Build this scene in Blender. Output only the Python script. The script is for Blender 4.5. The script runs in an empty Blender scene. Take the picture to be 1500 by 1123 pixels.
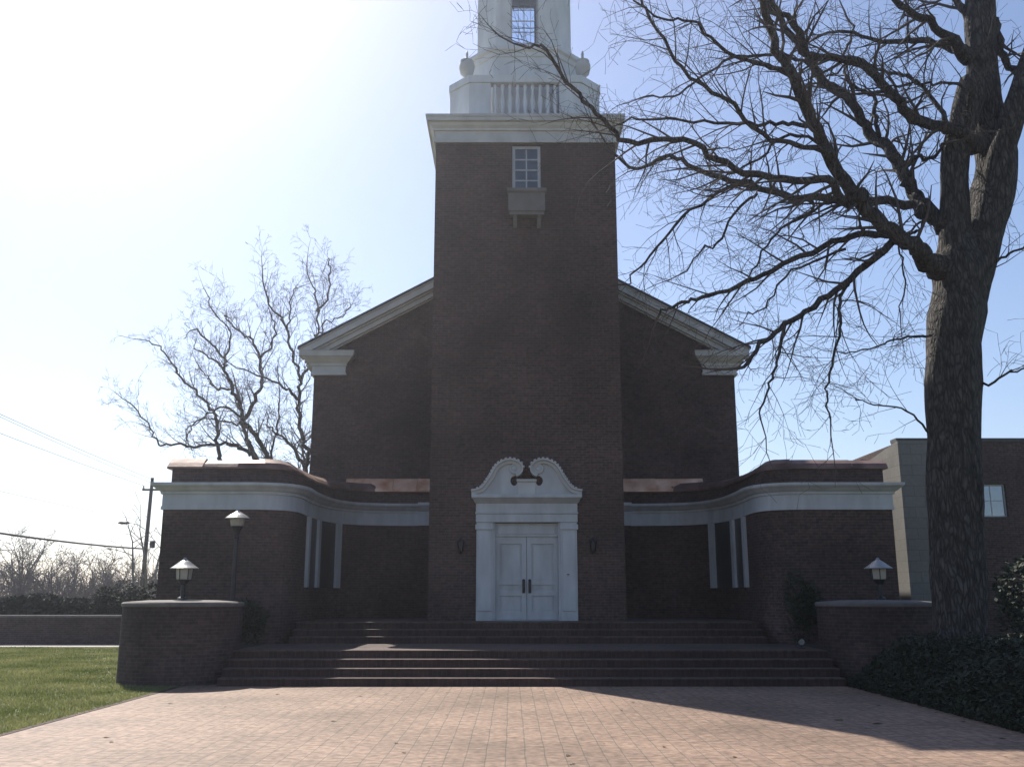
import bpy, math, random
from mathutils import Vector, Matrix, Quaternion
from math import radians as R, sin, cos, pi, atan2, sqrt

# ------------------------------------------------------------------ camera, sky, sun, exposure
sc = bpy.context.scene
F, TH, CX, CH = 1401.0, 12.52, -0.41, 1.85        # focal length in photo pixels, pitch, camera x and height
cam = bpy.data.cameras.new('camera'); co = bpy.data.objects.new('camera', cam)
sc.collection.objects.link(co); sc.camera = co
cam.sensor_width = 36.0; cam.lens = 36.0 * F / 1500.0; cam.clip_end = 3000
co.location = (CX, 0, CH); co.rotation_euler = (R(90 + TH), 0, 0)

HAZE = 0.00078
SUN_AZ, SUN_EL = 28.0, 45.0                        # degrees left of straight ahead, degrees up
w = bpy.data.worlds.new('World'); sc.world = w; w.use_nodes = True
nt = w.node_tree; bg = nt.nodes['Background']
sky = nt.nodes.new('ShaderNodeTexSky'); sky.sky_type = 'NISHITA'; sky.sun_disc = False
sky.sun_elevation = R(SUN_EL); sky.sun_rotation = R(-SUN_AZ)
sky.altitude = 100; sky.air_density = 1.0; sky.dust_density = 0.75; sky.ozone_density = 2.0
wb = nt.nodes.new('ShaderNodeMix'); wb.data_type = 'RGBA'; wb.blend_type = 'MULTIPLY'; wb.inputs[0].default_value = 1.0
wb.inputs[7].default_value = (.985, .962, 1.0, 1)      # the camera's slightly magenta white balance
nt.links.new(sky.outputs[0], wb.inputs[6]); nt.links.new(wb.outputs[2], bg.inputs[0]); bg.inputs[1].default_value = 0.095
sl = bpy.data.lights.new('sun', 'SUN'); so = bpy.data.objects.new('sun', sl); sc.collection.objects.link(so)
sl.energy = 5.0; sl.angle = R(0.53); sl.color = (1.0, 0.93, 0.83)
sdir = Vector((-sin(R(SUN_AZ)) * cos(R(SUN_EL)), cos(R(SUN_AZ)) * cos(R(SUN_EL)), sin(R(SUN_EL))))
so.rotation_euler = sdir.to_track_quat('Z', 'Y').to_euler(); so.location = (-20, 40, 45)
vs = sc.view_settings; vs.view_transform = 'Standard'; vs.look = 'None'; vs.exposure = 0.66; vs.gamma = 1.0
vs.use_curve_mapping = False
sc.render.engine = 'CYCLES'
sc.cycles.max_bounces = 8; sc.cycles.use_denoising = True

# ------------------------------------------------------------------ helpers
col = sc.collection
rng = random.Random(7)
def at(px, py, Y):                                  # the point at depth Y seen at a photo pixel
    u, v = (px - 750) / F, (561.5 - py) / F
    c, s = cos(R(TH)), sin(R(TH))
    t = Y / (c - v * s)
    return Vector((CX + u * t, Y, CH + (s + v * c) * t))
def ppm(p):                                         # metres per photo pixel at a point
    return (p[1] * cos(R(TH)) + (p[2] - CH) * sin(R(TH))) / F

class MB:
    def __init__(s): s.v = []; s.f = []; s.uv = {}; s.smooth = False
    def add(s, vs, fs, uvs=None):
        b = len(s.v); s.v += [tuple(p) for p in vs]
        for i, f in enumerate(fs):
            if uvs: s.uv[len(s.f)] = uvs[i]
            s.f.append([b + k for k in f])
        return s
    def box(s, x0, x1, y0, y1, z0, z1):
        vs = [(x, y, z) for z in (z0, z1) for y in (y0, y1) for x in (x0, x1)]
        return s.add(vs, [(0,2,3,1),(4,5,7,6),(0,1,5,4),(2,6,7,3),(0,4,6,2),(1,3,7,5)])
    def loft(s, rings, cap0=True, cap1=True):       # rings: lists of 3-D points, same count, anticlockwise seen from the end
        n = len(rings[0]); vs = [p for r in rings for p in r]; fs = []
        for k in range(len(rings) - 1):
            for i in range(n):
                j = (i + 1) % n
                fs.append((k*n+i, k*n+j, (k+1)*n+j, (k+1)*n+i))
        if cap0: fs.append(tuple(reversed(range(n))))
        if cap1: fs.append(tuple((len(rings)-1)*n + i for i in range(n)))
        return s.add(vs, fs)
    def stack(s, polys, **k):                       # [(poly_xy, z), ...]
        return s.loft([[(x, y, z) for x, y in p] for p, z in polys], **k)
    def rects(s, rs, **k):                          # [(x0,x1,y0,y1,z), ...]
        return s.stack([([(a,c),(b,c),(b,d),(a,d)], z) for a,b,c,d,z in rs], **k)
    def prism(s, poly_xz, y0, y1):                  # poly in x,z anticlockwise seen from the front (-y)
        n = len(poly_xz); vs = [(x, y0, z) for x, z in poly_xz] + [(x, y1, z) for x, z in poly_xz]
        fs = [tuple(range(n)), tuple(reversed(range(n, 2*n)))]
        fs += [(i, n+i, n+(i+1) % n, (i+1) % n) for i in range(n)]
        return s.add(vs, fs)
    def lathe(s, prof, c=(0,0,0), n=24, a0=0.0):
        s.loft([[(c[0]+r*cos(a0+2*pi*i/n), c[1]+r*sin(a0+2*pi*i/n), c[2]+z) for i in range(n)] for r, z in prof])
        return s
    def tube(s, pts, rad, n=6, cap=True, jit=None):
        pts = [Vector(p) for p in pts]; rings = []
        t0 = (pts[1]-pts[0]).normalized(); up = Vector((0,0,1)) if abs(t0.z) < .9 else Vector((1,0,0))
        a = t0.cross(up).normalized()
        for i, p in enumerate(pts):
            t = (pts[min(i+1, len(pts)-1)] - pts[max(i-1, 0)]).normalized()
            a = (a - t * a.dot(t)).normalized(); b = t.cross(a)
            r = rad[i] if hasattr(rad, '__len__') else rad
            rings.append([p + (a*cos(2*pi*k/n) + b*sin(2*pi*k/n)) * (r * (jit(i, k) if jit else 1)) for k in range(n)])
        return s.loft(rings, cap, cap)
    def sweep(s, path, prof, uvs=False):            # open profile [(offset, z)] swept along an xy path, offset to the right of travel
        n = len(prof); P = [Vector(p) for p in path]; vs = []; d = 0; ds = []
        for i, p in enumerate(P):
            t1 = (P[i]-P[i-1]).normalized() if i else (P[1]-P[0]).normalized()
            t2 = (P[i+1]-P[i]).normalized() if i+1 < len(P) else t1
            n1, n2 = Vector((t1.y, -t1.x)), Vector((t2.y, -t2.x))
            m = (n1+n2).normalized(); m = m / max(.35, m.dot(n1))
            if i: d += (P[i]-P[i-1]).length
            ds.append(d)
            vs += [(p.x + m.x*o, p.y + m.y*o, z) for o, z in prof]
        fs = []; us = []; L = [0]
        for k in range(1, n): L.append(L[-1] + sqrt((prof[k][0]-prof[k-1][0])**2 + (prof[k][1]-prof[k-1][1])**2))
        for i in range(len(P)-1):
            for k in range(n-1):
                fs.append((i*n+k, (i+1)*n+k, (i+1)*n+k+1, i*n+k+1))
                us.append([(ds[i], L[k]), (ds[i+1], L[k]), (ds[i+1], L[k+1]), (ds[i], L[k+1])])
        s.add(vs, fs, us if uvs else None)
        s.add([vs[k] for k in range(n)], [tuple(range(n))]); s.add([vs[-n+k] for k in range(n)], [tuple(reversed(range(n)))])
        return s

def wloc(o):
    p = Vector((0,0,0))
    while o: p += o.location; o = o.parent
    return p
def obj(name, mb, mat, parent=None, loc=None, smooth=False, bevel=0):
    base = wloc(parent) if parent else Vector((0,0,0))
    if loc is not None: base = Vector(loc)
    me = bpy.data.meshes.new(name)
    me.from_pydata([(a-base.x, b-base.y, c-base.z) for a,b,c in mb.v], [], mb.f)
    me.update()
    uvl = me.uv_layers.new(name='UVMap').data; flat = []
    V = me.vertices
    for p in me.polygons:
        if p.index in mb.uv: 
            for q in mb.uv[p.index]: flat += q
            continue
        nx, ny, nz = map(abs, p.normal)
        for vi in p.vertices:
            q = mb.v[vi]
            if nz > .75: flat += (q[0], q[1])
            elif nx > ny: flat += (q[1], q[2])
            else: flat += (q[0], q[2])
    uvl.foreach_set('uv', flat)
    if smooth: me.polygons.foreach_set('use_smooth', [True]*len(me.polygons))
    me.materials.append(mat)
    o = bpy.data.objects.new(name, me); col.objects.link(o)
    o.location = base - (wloc(parent) if parent else Vector((0,0,0)))
    if parent: o.parent = parent
    if bevel:
        m = o.modifiers.new('edge', 'BEVEL'); m.width = bevel; m.segments = 2; m.limit_method = 'ANGLE'
    if smooth and smooth != 1:
        pass
    return o
def thing(name, label, cat, loc=(0,0,0), rotz=0, group=None):
    o = bpy.data.objects.new(name, None); col.objects.link(o); o.location = loc; o.rotation_euler = (0,0,rotz)
    return tag(o, label, cat, group)
def tag(o, label=None, cat=None, group=None, kind=None):
    if label: o['label'] = label
    if cat: o['category'] = cat
    if group: o['group'] = group
    if kind: o['kind'] = kind
    return o
def dup(o, loc=None, parent=None, rotz=None, scale=None, label=None):
    c = o.copy(); col.objects.link(c)
    if parent: c.parent = parent
    if loc is not None: c.location = loc
    if rotz is not None: c.rotation_euler = (0, 0, rotz)
    if scale is not None: c.scale = scale
    if label: c['label'] = label
    for ch in [k for k in bpy.data.objects if k.parent == o]: dup(ch, parent=c)
    return c
def smoothpath(pts, per=6):                          # Catmull-Rom through the points
    P = [Vector(p) for p in pts]; out = []
    for i in range(len(P)-1):
        a, b, c, d = P[max(i-1,0)], P[i], P[i+1], P[min(i+2,len(P)-1)]
        for k in range(per):
            t = k/per
            out.append(0.5*((2*b)+(c-a)*t+(2*a-5*b+4*c-d)*t*t+(3*b-a-3*c+d)*t**3))
    out.append(P[-1]); return out

# ------------------------------------------------------------------ materials
def mat(name, base, rough=.8, var=.15, scale=3.0, bump=0.0, bscale=None, metal=0.0, spec=.5, base2=None, detail=6, coord='Object', stretch=None):
    m = bpy.data.materials.new(name); m.use_nodes = True; N = m.node_tree.nodes; L = m.node_tree.links
    b = N['Principled BSDF']; b.inputs['Roughness'].default_value = rough; b.inputs['Metallic'].default_value = metal
    b.inputs['Specular IOR Level'].default_value = spec
    tc = N.new('ShaderNodeTexCoord'); vec = tc.outputs[coord]
    if stretch:
        mp = N.new('ShaderNodeMapping'); mp.inputs['Scale'].default_value = stretch; L.new(vec, mp.inputs[0]); vec = mp.outputs[0]
    no = N.new('ShaderNodeTexNoise'); no.inputs['Scale'].default_value = scale; no.inputs['Detail'].default_value = detail
    L.new(vec, no.inputs['Vector'])
    cr = N.new('ShaderNodeValToRGB'); cr.color_ramp.elements[0].position = .3; cr.color_ramp.elements[1].position = .7
    c1 = tuple(x*(1-var) for x in base) + (1,); c2 = (base2 if base2 else tuple(min(1, x*(1+var)) for x in base)) 
    cr.color_ramp.elements[0].color = c1; cr.color_ramp.elements[1].color = tuple(c2)[:3] + (1,)
    L.new(no.outputs['Fac'], cr.inputs[0]); L.new(cr.outputs[0], b.inputs['Base Color'])
    if bump:
        n2 = N.new('ShaderNodeTexNoise'); n2.inputs['Scale'].default_value = bscale or scale*6; n2.inputs['Detail'].default_value = 8
        L.new(vec, n2.inputs['Vector'])
        bp = N.new('ShaderNodeBump'); bp.inputs['Strength'].default_value = bump; bp.inputs['Distance'].default_value = .03
        L.new(n2.outputs['Fac'], bp.inputs['Height']); L.new(bp.outputs[0], b.inputs['Normal'])
    return m
def brick(name, c1, c2, mortar, bw=.215, bh=.0745, msize=.009, offset=.5, rough=.85, bump=.5, spec=.3, stain=.45, uv=True, mottle=.6, squash=1.0):
    m = bpy.data.materials.new(name); m.use_nodes = True; N = m.node_tree.nodes; L = m.node_tree.links
    b = N['Principled BSDF']; b.inputs['Roughness'].default_value = rough; b.inputs['Specular IOR Level'].default_value = spec
    tc = N.new('ShaderNodeTexCoord'); vec = tc.outputs['UV' if uv else 'Object']
    br = N.new('ShaderNodeTexBrick'); br.offset = offset; br.squash = squash
    br.inputs['Scale'].default_value = 1; br.inputs['Brick Width'].default_value = bw; br.inputs['Row Height'].default_value = bh
    br.inputs['Mortar Size'].default_value = msize; br.inputs['Mortar Smooth'].default_value = .2; br.inputs['Bias'].default_value = -.1
    br.inputs['Color1'].default_value = c1 + (1,); br.inputs['Color2'].default_value = c2 + (1,); br.inputs['Mortar'].default_value = mortar + (1,)
    nw = N.new('ShaderNodeTexNoise'); nw.inputs['Scale'].default_value = 1.3; L.new(vec, nw.inputs['Vector'])
    sw_ = N.new('ShaderNodeVectorMath'); sw_.operation = 'SCALE'; sw_.inputs['Scale'].default_value = .03 if not uv else .012; L.new(nw.outputs['Color'], sw_.inputs[0])
    ad = N.new('ShaderNodeVectorMath'); L.new(vec, ad.inputs[0]); L.new(sw_.outputs[0], ad.inputs[1]); L.new(ad.outputs[0], br.inputs['Vector'])
    # uneven firing and weather stains
    n1 = N.new('ShaderNodeTexNoise'); n1.inputs['Scale'].default_value = .45; n1.inputs['Detail'].default_value = 5; L.new(tc.outputs['Object'], n1.inputs['Vector'])
    n2 = N.new('ShaderNodeTexNoise'); n2.inputs['Scale'].default_value = 9; n2.inputs['Detail'].default_value = 3; L.new(tc.outputs['Object'], n2.inputs['Vector'])
    r1 = N.new('ShaderNodeMapRange'); r1.inputs['From Min'].default_value = .3; r1.inputs['From Max'].default_value = .7
    r1.inputs['To Min'].default_value = 1-stain; r1.inputs['To Max'].default_value = 1+stain*.6; L.new(n1.outputs['Fac'], r1.inputs[0])
    r2 = N.new('ShaderNodeMapRange'); r2.inputs['From Min'].default_value = .3; r2.inputs['From Max'].default_value = .7
    r2.inputs['To Min'].default_value = 1-mottle*.5; r2.inputs['To Max'].default_value = 1+mottle*.5; L.new(n2.outputs['Fac'], r2.inputs[0])
    mu = N.new('ShaderNodeMath'); mu.operation = 'MULTIPLY'; L.new(r1.outputs[0], mu.inputs[0]); L.new(r2.outputs[0], mu.inputs[1])
    mx = N.new('ShaderNodeVectorMath'); mx.operation = 'SCALE'; L.new(br.outputs['Color'], mx.inputs[0]); L.new(mu.outputs[0], mx.inputs['Scale'])
    L.new(mx.outputs[0], b.inputs['Base Color'])
    bp = N.new('ShaderNodeBump'); bp.inputs['Strength'].default_value = bump; bp.inputs['Distance'].default_value = .012; bp.invert = True
    L.new(br.outputs['Fac'], bp.inputs['Height']); L.new(bp.outputs[0], b.inputs['Normal'])
    return m
M = {}
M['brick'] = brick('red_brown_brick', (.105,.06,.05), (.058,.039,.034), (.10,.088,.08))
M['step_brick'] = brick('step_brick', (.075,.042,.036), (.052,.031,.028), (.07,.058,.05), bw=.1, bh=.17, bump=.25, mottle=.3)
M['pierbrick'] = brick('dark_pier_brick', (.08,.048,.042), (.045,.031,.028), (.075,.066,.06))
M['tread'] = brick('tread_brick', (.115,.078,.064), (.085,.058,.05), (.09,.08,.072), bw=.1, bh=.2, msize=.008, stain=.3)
M['paver'] = brick('paving_brick', (.275,.185,.132), (.215,.147,.11), (.125,.10,.08), bw=.235, bh=.115, msize=.007, offset=0.0, rough=.7, bump=.5, spec=.25, stain=.32, uv=False, mottle=.75)
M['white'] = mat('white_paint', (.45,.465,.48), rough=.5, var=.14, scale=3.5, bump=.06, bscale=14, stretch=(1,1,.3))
M['steeple'] = mat('steeple_glare_white', (.62,.635,.65), rough=.5, var=.12, scale=3.0, bump=.05, bscale=14, stretch=(1,1,.3))  # the veil of glare over the steeple is put into this lighter white
M['trim'] = mat('old_white_trim', (.50,.50,.495), rough=.6, var=.14, scale=1.8, bump=.08, bscale=10)
M['copper'] = mat('copper_sheet', (.17,.095,.075), rough=.6, var=.4, scale=1.5, metal=.3, base2=(.27,.17,.145), bump=.35, bscale=3.0)
M['newcopper'] = mat('bright_copper_sheet', (.80,.33,.15), rough=.4, var=.3, scale=1.9, metal=.2, base2=(1.0,.68,.50), bump=.3, bscale=2.5)
M['stone'] = mat('grey_stone', (.17,.16,.15), rough=.85, var=.14, scale=4, bump=.2)
M['cap'] = mat('cap_stone', (.13,.12,.11), rough=.85, var=.2, scale=5, bump=.2)
M['block'] = brick('limestone_blocks', (.20,.195,.18), (.175,.17,.16), (.13,.125,.12), bw=.62, bh=.32, msize=.008, stain=.2, mottle=.15)
M['roof'] = mat('slate_roof', (.06,.06,.065), rough=.7, var=.25, scale=6, bump=.3)
M['iron'] = mat('dark_iron', (.02,.022,.026), rough=.45, var=.3, scale=8, metal=.2)
M['lampmetal'] = mat('weathered_lamp_metal', (.30,.305,.30), rough=.42, var=.2, scale=9, metal=.6)
M['pale'] = mat('frosted_lamp_pane', (.36,.34,.29), rough=.35, var=.08, scale=6)
M['bark'] = mat('grey_bark', (.06,.053,.048), rough=.95, var=.5, scale=9, bump=1.0, bscale=13, stretch=(1,1,.35), base2=(.095,.088,.08))
_n = M['bark'].node_tree; _N, _L = _n.nodes, _n.links; _b = _N['Principled BSDF']
_tc = _N.new('ShaderNodeTexCoord'); _mp = _N.new('ShaderNodeMapping'); _mp.inputs['Scale'].default_value = (1,1,.22); _L.new(_tc.outputs['Object'], _mp.inputs[0])
_ns = _N.new('ShaderNodeTexNoise'); _ns.inputs['Scale'].default_value = 5; _ns.inputs['Detail'].default_value = 6; _L.new(_mp.outputs[0], _ns.inputs['Vector'])
_mv = _N.new('ShaderNodeVectorMath'); _mv.operation = 'MULTIPLY_ADD'; _mv.inputs[1].default_value = (.22,.22,.12); _L.new(_ns.outputs['Color'], _mv.inputs[0]); _L.new(_mp.outputs[0], _mv.inputs[2])
_vo = _N.new('ShaderNodeTexVoronoi'); _vo.feature = 'DISTANCE_TO_EDGE'; _vo.inputs['Scale'].default_value = 15; _L.new(_mv.outputs[0], _vo.inputs['Vector'])
_mr = _N.new('ShaderNodeMapRange'); _mr.inputs['From Max'].default_value = .25; _L.new(_vo.outputs['Distance'], _mr.inputs[0])
_bp = _N.new('ShaderNodeBump'); _bp.inputs['Strength'].default_value = 1.0; _bp.inputs['Distance'].default_value = .05; _L.new(_mr.outputs[0], _bp.inputs['Height'])
_old = _b.inputs['Normal'].links[0].from_socket; _L.new(_old, _bp.inputs['Normal']); _L.new(_bp.outputs[0], _b.inputs['Normal'])
_oc = _b.inputs['Base Color'].links[0].from_socket; _cm = _N.new('ShaderNodeVectorMath'); _cm.operation = 'SCALE'
_m2 = _N.new('ShaderNodeMapRange'); _m2.inputs['From Max'].default_value = .2; _m2.inputs['To Min'].default_value = .45; _m2.inputs['To Max'].default_value = 1.25; _L.new(_vo.outputs['Distance'], _m2.inputs[0])
_L.new(_oc, _cm.inputs[0]); _L.new(_m2.outputs[0], _cm.inputs['Scale']); _L.new(_cm.outputs[0], _b.inputs['Base Color'])
M['twig'] = mat('twig_bark', (.075,.062,.055), rough=.9, var=.2, scale=4)
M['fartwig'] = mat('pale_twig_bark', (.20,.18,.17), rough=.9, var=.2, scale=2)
M['grass'] = mat('lawn_blades', (.13,.18,.04), rough=.6, var=.35, scale=.7, base2=(.27,.275,.11))
_n = M['grass'].node_tree; _b = _n.nodes['Principled BSDF']; _t = _n.nodes.new('ShaderNodeBsdfTranslucent'); _x = _n.nodes.new('ShaderNodeMixShader'); _x.inputs[0].default_value = .45
_n.links.new(_b.inputs['Base Color'].links[0].from_socket, _t.inputs[0]); _n.links.new(_b.outputs[0], _x.inputs[1]); _n.links.new(_t.outputs[0], _x.inputs[2]); _n.links.new(_x.outputs[0], _n.nodes['Material Output'].inputs[0])
M['soil'] = mat('lawn_soil', (.095,.105,.04), rough=.95, var=.4, scale=1.2, bump=.4)
M['leaf'] = mat('evergreen_leaf', (.022,.034,.016), rough=.8, var=.4, scale=4)
M['ivy'] = mat('groundcover_leaf', (.02,.031,.015), rough=.85, var=.45, scale=3)
M['mound'] = mat('bed_soil', (.022,.024,.014), rough=1, var=.3, scale=5)
M['concrete'] = mat('pale_concrete', (.33,.31,.28), rough=.85, var=.12, scale=2, bump=.1)
M['wood'] = mat('weathered_pole_wood', (.09,.075,.065), rough=.9, var=.25, scale=5, stretch=(6,6,.5))
M['cable'] = mat('black_cable', (.03,.03,.035), rough=.6, var=.1)
M['dead'] = mat('dry_leaf', (.12,.07,.04), rough=.8, var=.4, scale=9)
def glass(name, tint=(.9,.95,1), rough=.02, mixf=.15):
    m = bpy.data.materials.new(name); m.use_nodes = True; N = m.node_tree.nodes; L = m.node_tree.links
    b = N['Principled BSDF']; b.inputs['Base Color'].default_value = tint + (1,); b.inputs['Roughness'].default_value = rough
    t = N.new('ShaderNodeBsdfTransparent'); t.inputs[0].default_value = tint + (1,); g = N.new('ShaderNodeBsdfGlossy'); g.inputs['Roughness'].default_value = rough
    x = N.new('ShaderNodeMixShader'); fr = N.new('ShaderNodeFresnel'); fr.inputs[0].default_value = 1.5
    no = N.new('ShaderNodeTexNoise'); no.inputs['Scale'].default_value = 1.5; bp = N.new('ShaderNodeBump'); bp.inputs['Strength'].default_value = .03
    L.new(no.outputs['Fac'], bp.inputs['Height']); L.new(bp.outputs[0], g.inputs['Normal'])
    L.new(fr.outputs[0], x.inputs[0]); L.new(t.outputs[0], x.inputs[1]); L.new(g.outputs[0], x.inputs[2])
    L.new(x.outputs[0], N['Material Output'].inputs[0]); return m
M['glass'] = glass('clear_window_glass')
M['darkglass'] = mat('dark_window_glass', (.03,.032,.035), rough=.35, var=.1, scale=2, spec=.8)
M['towerglass'] = mat('dim_window_glass', (.07,.085,.105), rough=.12, var=.3, scale=2, metal=.3, spec=.8)
M['skyglass'] = mat('reflecting_window_glass', (.2,.23,.27), rough=.05, var=.1, scale=2, metal=.7, spec=.8)

# ------------------------------------------------------------------ ground, path, lawn
g = MB().box(-400, 400, -60, 600, -.4, 0); tag(obj('ground', g, M['soil']), kind='structure')
PX0, PX1 = -7.3, 6.75
p = MB().box(PX0, PX1, -12, 21.3, -.1, .006); tag(obj('brick_path', p, M['paver']), kind='structure')
p = MB().box(PX0-.11, PX0-.004, -12, 20.7, -.1, .012); tag(obj('path_edging', p, M['step_brick']), kind='structure')
p = MB().box(-60, -10.2, 36.6, 38.3, -.1, .02); tag(obj('sidewalk', p, M['concrete']), kind='structure')

hz = bpy.data.materials.new('air'); hz.use_nodes = True; hz.node_tree.nodes.remove(hz.node_tree.nodes['Principled BSDF'])
pv = hz.node_tree.nodes.new('ShaderNodeVolumePrincipled'); pv.inputs['Color'].default_value = (.90,.91,1,1)
pv.inputs['Density'].default_value = HAZE; pv.inputs['Anisotropy'].default_value = .72  # forward-scattering haze added in place of veiling lens glare
hz.node_tree.links.new(pv.outputs[0], hz.node_tree.nodes['Material Output'].inputs['Volume'])
tag(obj('haze', MB().box(-420, 420, -80, 640, -1.4, 40), hz), 'thin bright haze added to imitate lens glare', 'haze', kind='stuff')

# steps, landing, terrace
st = MB()
SY, RI, TR = 20.95, .17, .35
for k in range(4):
    y0 = SY + k*TR; z = RI*(k+1)
    st.box(-6.6, 6.6, y0, y0+TR if k < 3 else 25.0, 0 if k == 0 else RI*k - .03, z-.035)
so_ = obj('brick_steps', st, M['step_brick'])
tag(so_, 'wide dark brick steps climbing from the paving to the church terrace', 'steps')
tr = MB()
for k in range(4):
    y0 = SY + k*TR
    tr.box(-6.6, 6.6, y0-.025, y0+TR-.03 if k < 3 else 25.0, RI*(k+1)-.034, RI*(k+1))
for k in range(3):
    y0 = 25.0 + k*TR; z = .68 + RI*(k+1)
    tr.box(-6.05, 6.05, y0-.025, y0+TR-.03 if k < 2 else 27.0, z-.034, z)
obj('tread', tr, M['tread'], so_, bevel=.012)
s2 = MB()
for k in range(3):
    y0 = 25.0 + k*TR; z = .68 + RI*k
    s2.box(-6.05, 6.05, y0, y0+TR if k < 2 else 31, z, z+RI-.035)
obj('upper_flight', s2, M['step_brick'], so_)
tf = MB().box(-6.3, 6.3, 27.002, 31.4, 1.1, 1.19); tag(obj('terrace', tf, M['tread']), kind='structure')
lb = MB().box(-9.1, -6.604, 22.6, 25.15, 0, .68); lb.box(6.604, 9.9, 22.6, 25.15, 0, .68)
tag(obj('planting_ground', lb, M['mound']), kind='structure')

# ------------------------------------------------------------------ church
ch = thing('church', 'dark red brick church with square tower, white belfry and curved low wings', 'church', (0, 27, 0))
TW = 2.735; TY = 27.0; TD = TW*2; TC = TY + TW
# tower shaft with an opening for the door and the window
t = MB()
def wall_with_holes(mb, x0, x1, z0, z1, y0, y1, holes):   # front wall made of butt-jointed boxes around the holes
    zs = sorted({z0, z1} | {h[2] for h in holes} | {h[3] for h in holes})
    for a, b in zip(zs, zs[1:]):
        cuts = sorted((h[0], h[1]) for h in holes if h[2] < b and h[3] > a)
        x = x0
        for c, d in cuts:
            if c > x: mb.box(x, c, y0, y1, a, b)
            x = d
        if x < x1: mb.box(x, x1, y0, y1, a, b)
wall_with_holes(t, -TW, TW, .6, 15.42, TY, TY+.4, [(-.95,.95,1.19,3.9), (-.40,.46,13.75,15.3)])
t.box(-TW, -TW+.4, TY+.4, TY+TD, .6, 15.42); t.box(TW-.4, TW, TY+.4, TY+TD, .6, 15.42); t.box(-TW+.4, TW-.4, TY+TD-.4, TY+TD, .6, 15.42)
obj('tower_wall', t, M['brick'], ch)
obj('tower_core', MB().box(-TW+.41, TW-.41, TY+1.2, TY+1.25, .6, 15.4), M['iron'], ch)
# tower cornice
def sq(h, z): return (-h, h, TC-h, TC+h, z)
c = MB().rects([sq(TW+.06,15.38), sq(TW+.06,15.50), sq(TW+.03,15.503), sq(TW+.03,15.76), sq(TW+.09,15.763), sq(TW+.10,15.82), sq(TW+.17,15.90),
                sq(TW+.20,15.98), sq(TW+.28,16.0), sq(TW+.28,16.10), sq(TW+.31,16.13), sq(TW+.31,16.2), sq(TW+.05,16.26)])
obj('tower_cornice', c, M['trim'], ch)
# balustrade with chamfered corners, balusters and pedestals
def cham(h, f): return [(-f,TC-h),(f,TC-h),(h,TC-f),(h,TC+f),(f,TC+h),(-f,TC+h),(-h,TC+f),(-h,TC-f)]
BH, BF = 2.40, 1.75
def ring(mb, ho, fo, hi, fi, z0, z1):
    a, b = cham(ho, fo), cham(hi, fi)
    for i in range(8):
        j = (i+1) % 8
        mb.loft([[(*a[i],z0),(*a[j],z0),(*b[j],z0),(*b[i],z0)], [(*a[i],z1),(*a[j],z1),(*b[j],z1),(*b[i],z1)]])
bl = MB(); ring(bl, BH, BF, BH-.28, BF-.12, 16.24, 16.55); ring(bl, BH+.03, BF+.02, BH-.3, BF-.13, 17.62, 17.86)
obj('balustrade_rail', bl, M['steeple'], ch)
for q in range(4):
    pd = MB()
    A = Matrix.Rotation(q*pi/2, 4, 'Z')
    for sx in (-1, 1):
        x0, x1 = sorted((sx*1.08, sx*(BF)))
        vs = [(x,y,z) for z in (16.56,17.61) for y in (-BH+.01,-BH+.26) for x in (x0,x1)]
        obj('pedestal', MB().add([tuple(A @ Vector(p_) + Vector((0,TC,0))) for p_ in vs], [(0,2,3,1),(4,5,7,6),(0,1,5,4),(2,6,7,3),(0,4,6,2),(1,3,7,5)]), M['steeple'], ch)
    a0, a1 = Vector((-BF-.003,-BH+.02)), Vector((-BH+.02,-BF-.003)); nrm = Vector((.7071,.7071))*.22
    pp = [a0, a0+nrm, a1+nrm, a1]
    pd.add([tuple(A @ Vector((v_.x,v_.y,z)) + Vector((0,TC,0))) for z in (16.56,17.61) for v_ in pp], [(3,2,1,0),(4,5,6,7),(0,1,5,4),(1,2,6,5),(2,3,7,6),(3,0,4,7)])
    obj('corner_pedestal', pd, M['steeple'], ch)
prof = [(.05,0),(.075,.06),(.045,.12),(.085,.42),(.04,.8),(.07,.98),(.05,1.06)]
for q in range(4):
    for k in range(9):
        x = -0.95 + k*1.9/8; v_ = Matrix.Rotation(q*pi/2, 4, 'Z') @ Vector((x, -BH+.14, 0))
        obj('baluster', MB().lathe(prof, (v_.x, v_.y+TC, 16.552), n=10), M['steeple'], ch, smooth=True)
# belfry base and hollow belfry stage
b = MB(); b.stack([(cham(1.80,1.02),16.25),(cham(1.80,1.02),18.85),(cham(1.84,1.04),18.88),(cham(1.86,1.05),19.02),(cham(1.93,1.09),19.08),(cham(1.93,1.09),19.2),(cham(1.6,.95),19.3)])
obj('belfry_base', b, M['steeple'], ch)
b = MB(); HB, FB = 1.56, .93
pts = cham(HB, FB)
for i in range(8):
    a0, a1 = Vector(pts[i]), Vector(pts[(i+1) % 8]); tdir = (a1-a0).normalized(); nin = Vector((-tdir.y, tdir.x))
    L_ = (a1-a0).length
    def seg(u0, u1, z0, z1):
        q = [a0+tdir*u0, a0+tdir*u1, a0+tdir*u1+nin*.2, a0+tdir*u0+nin*.2]
        b.loft([[(v_.x,v_.y,z) for v_ in q] for z in (z0,z1)])
    if i % 4 == 0:
        m_ = L_/2
        seg(0, m_-.46, 19.25, 23.6); seg(m_+.46, L_, 19.25, 23.6); seg(m_-.46, m_+.46, 19.25, 19.5); seg(m_-.46, m_+.46, 22.9, 23.6)
    else: seg(0, L_, 19.25, 23.6)
b.stack([(cham(1.35,.8),23.45),(cham(1.35,.8),23.55)])
obj('belfry_wall', b, M['steeple'], ch)
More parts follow.
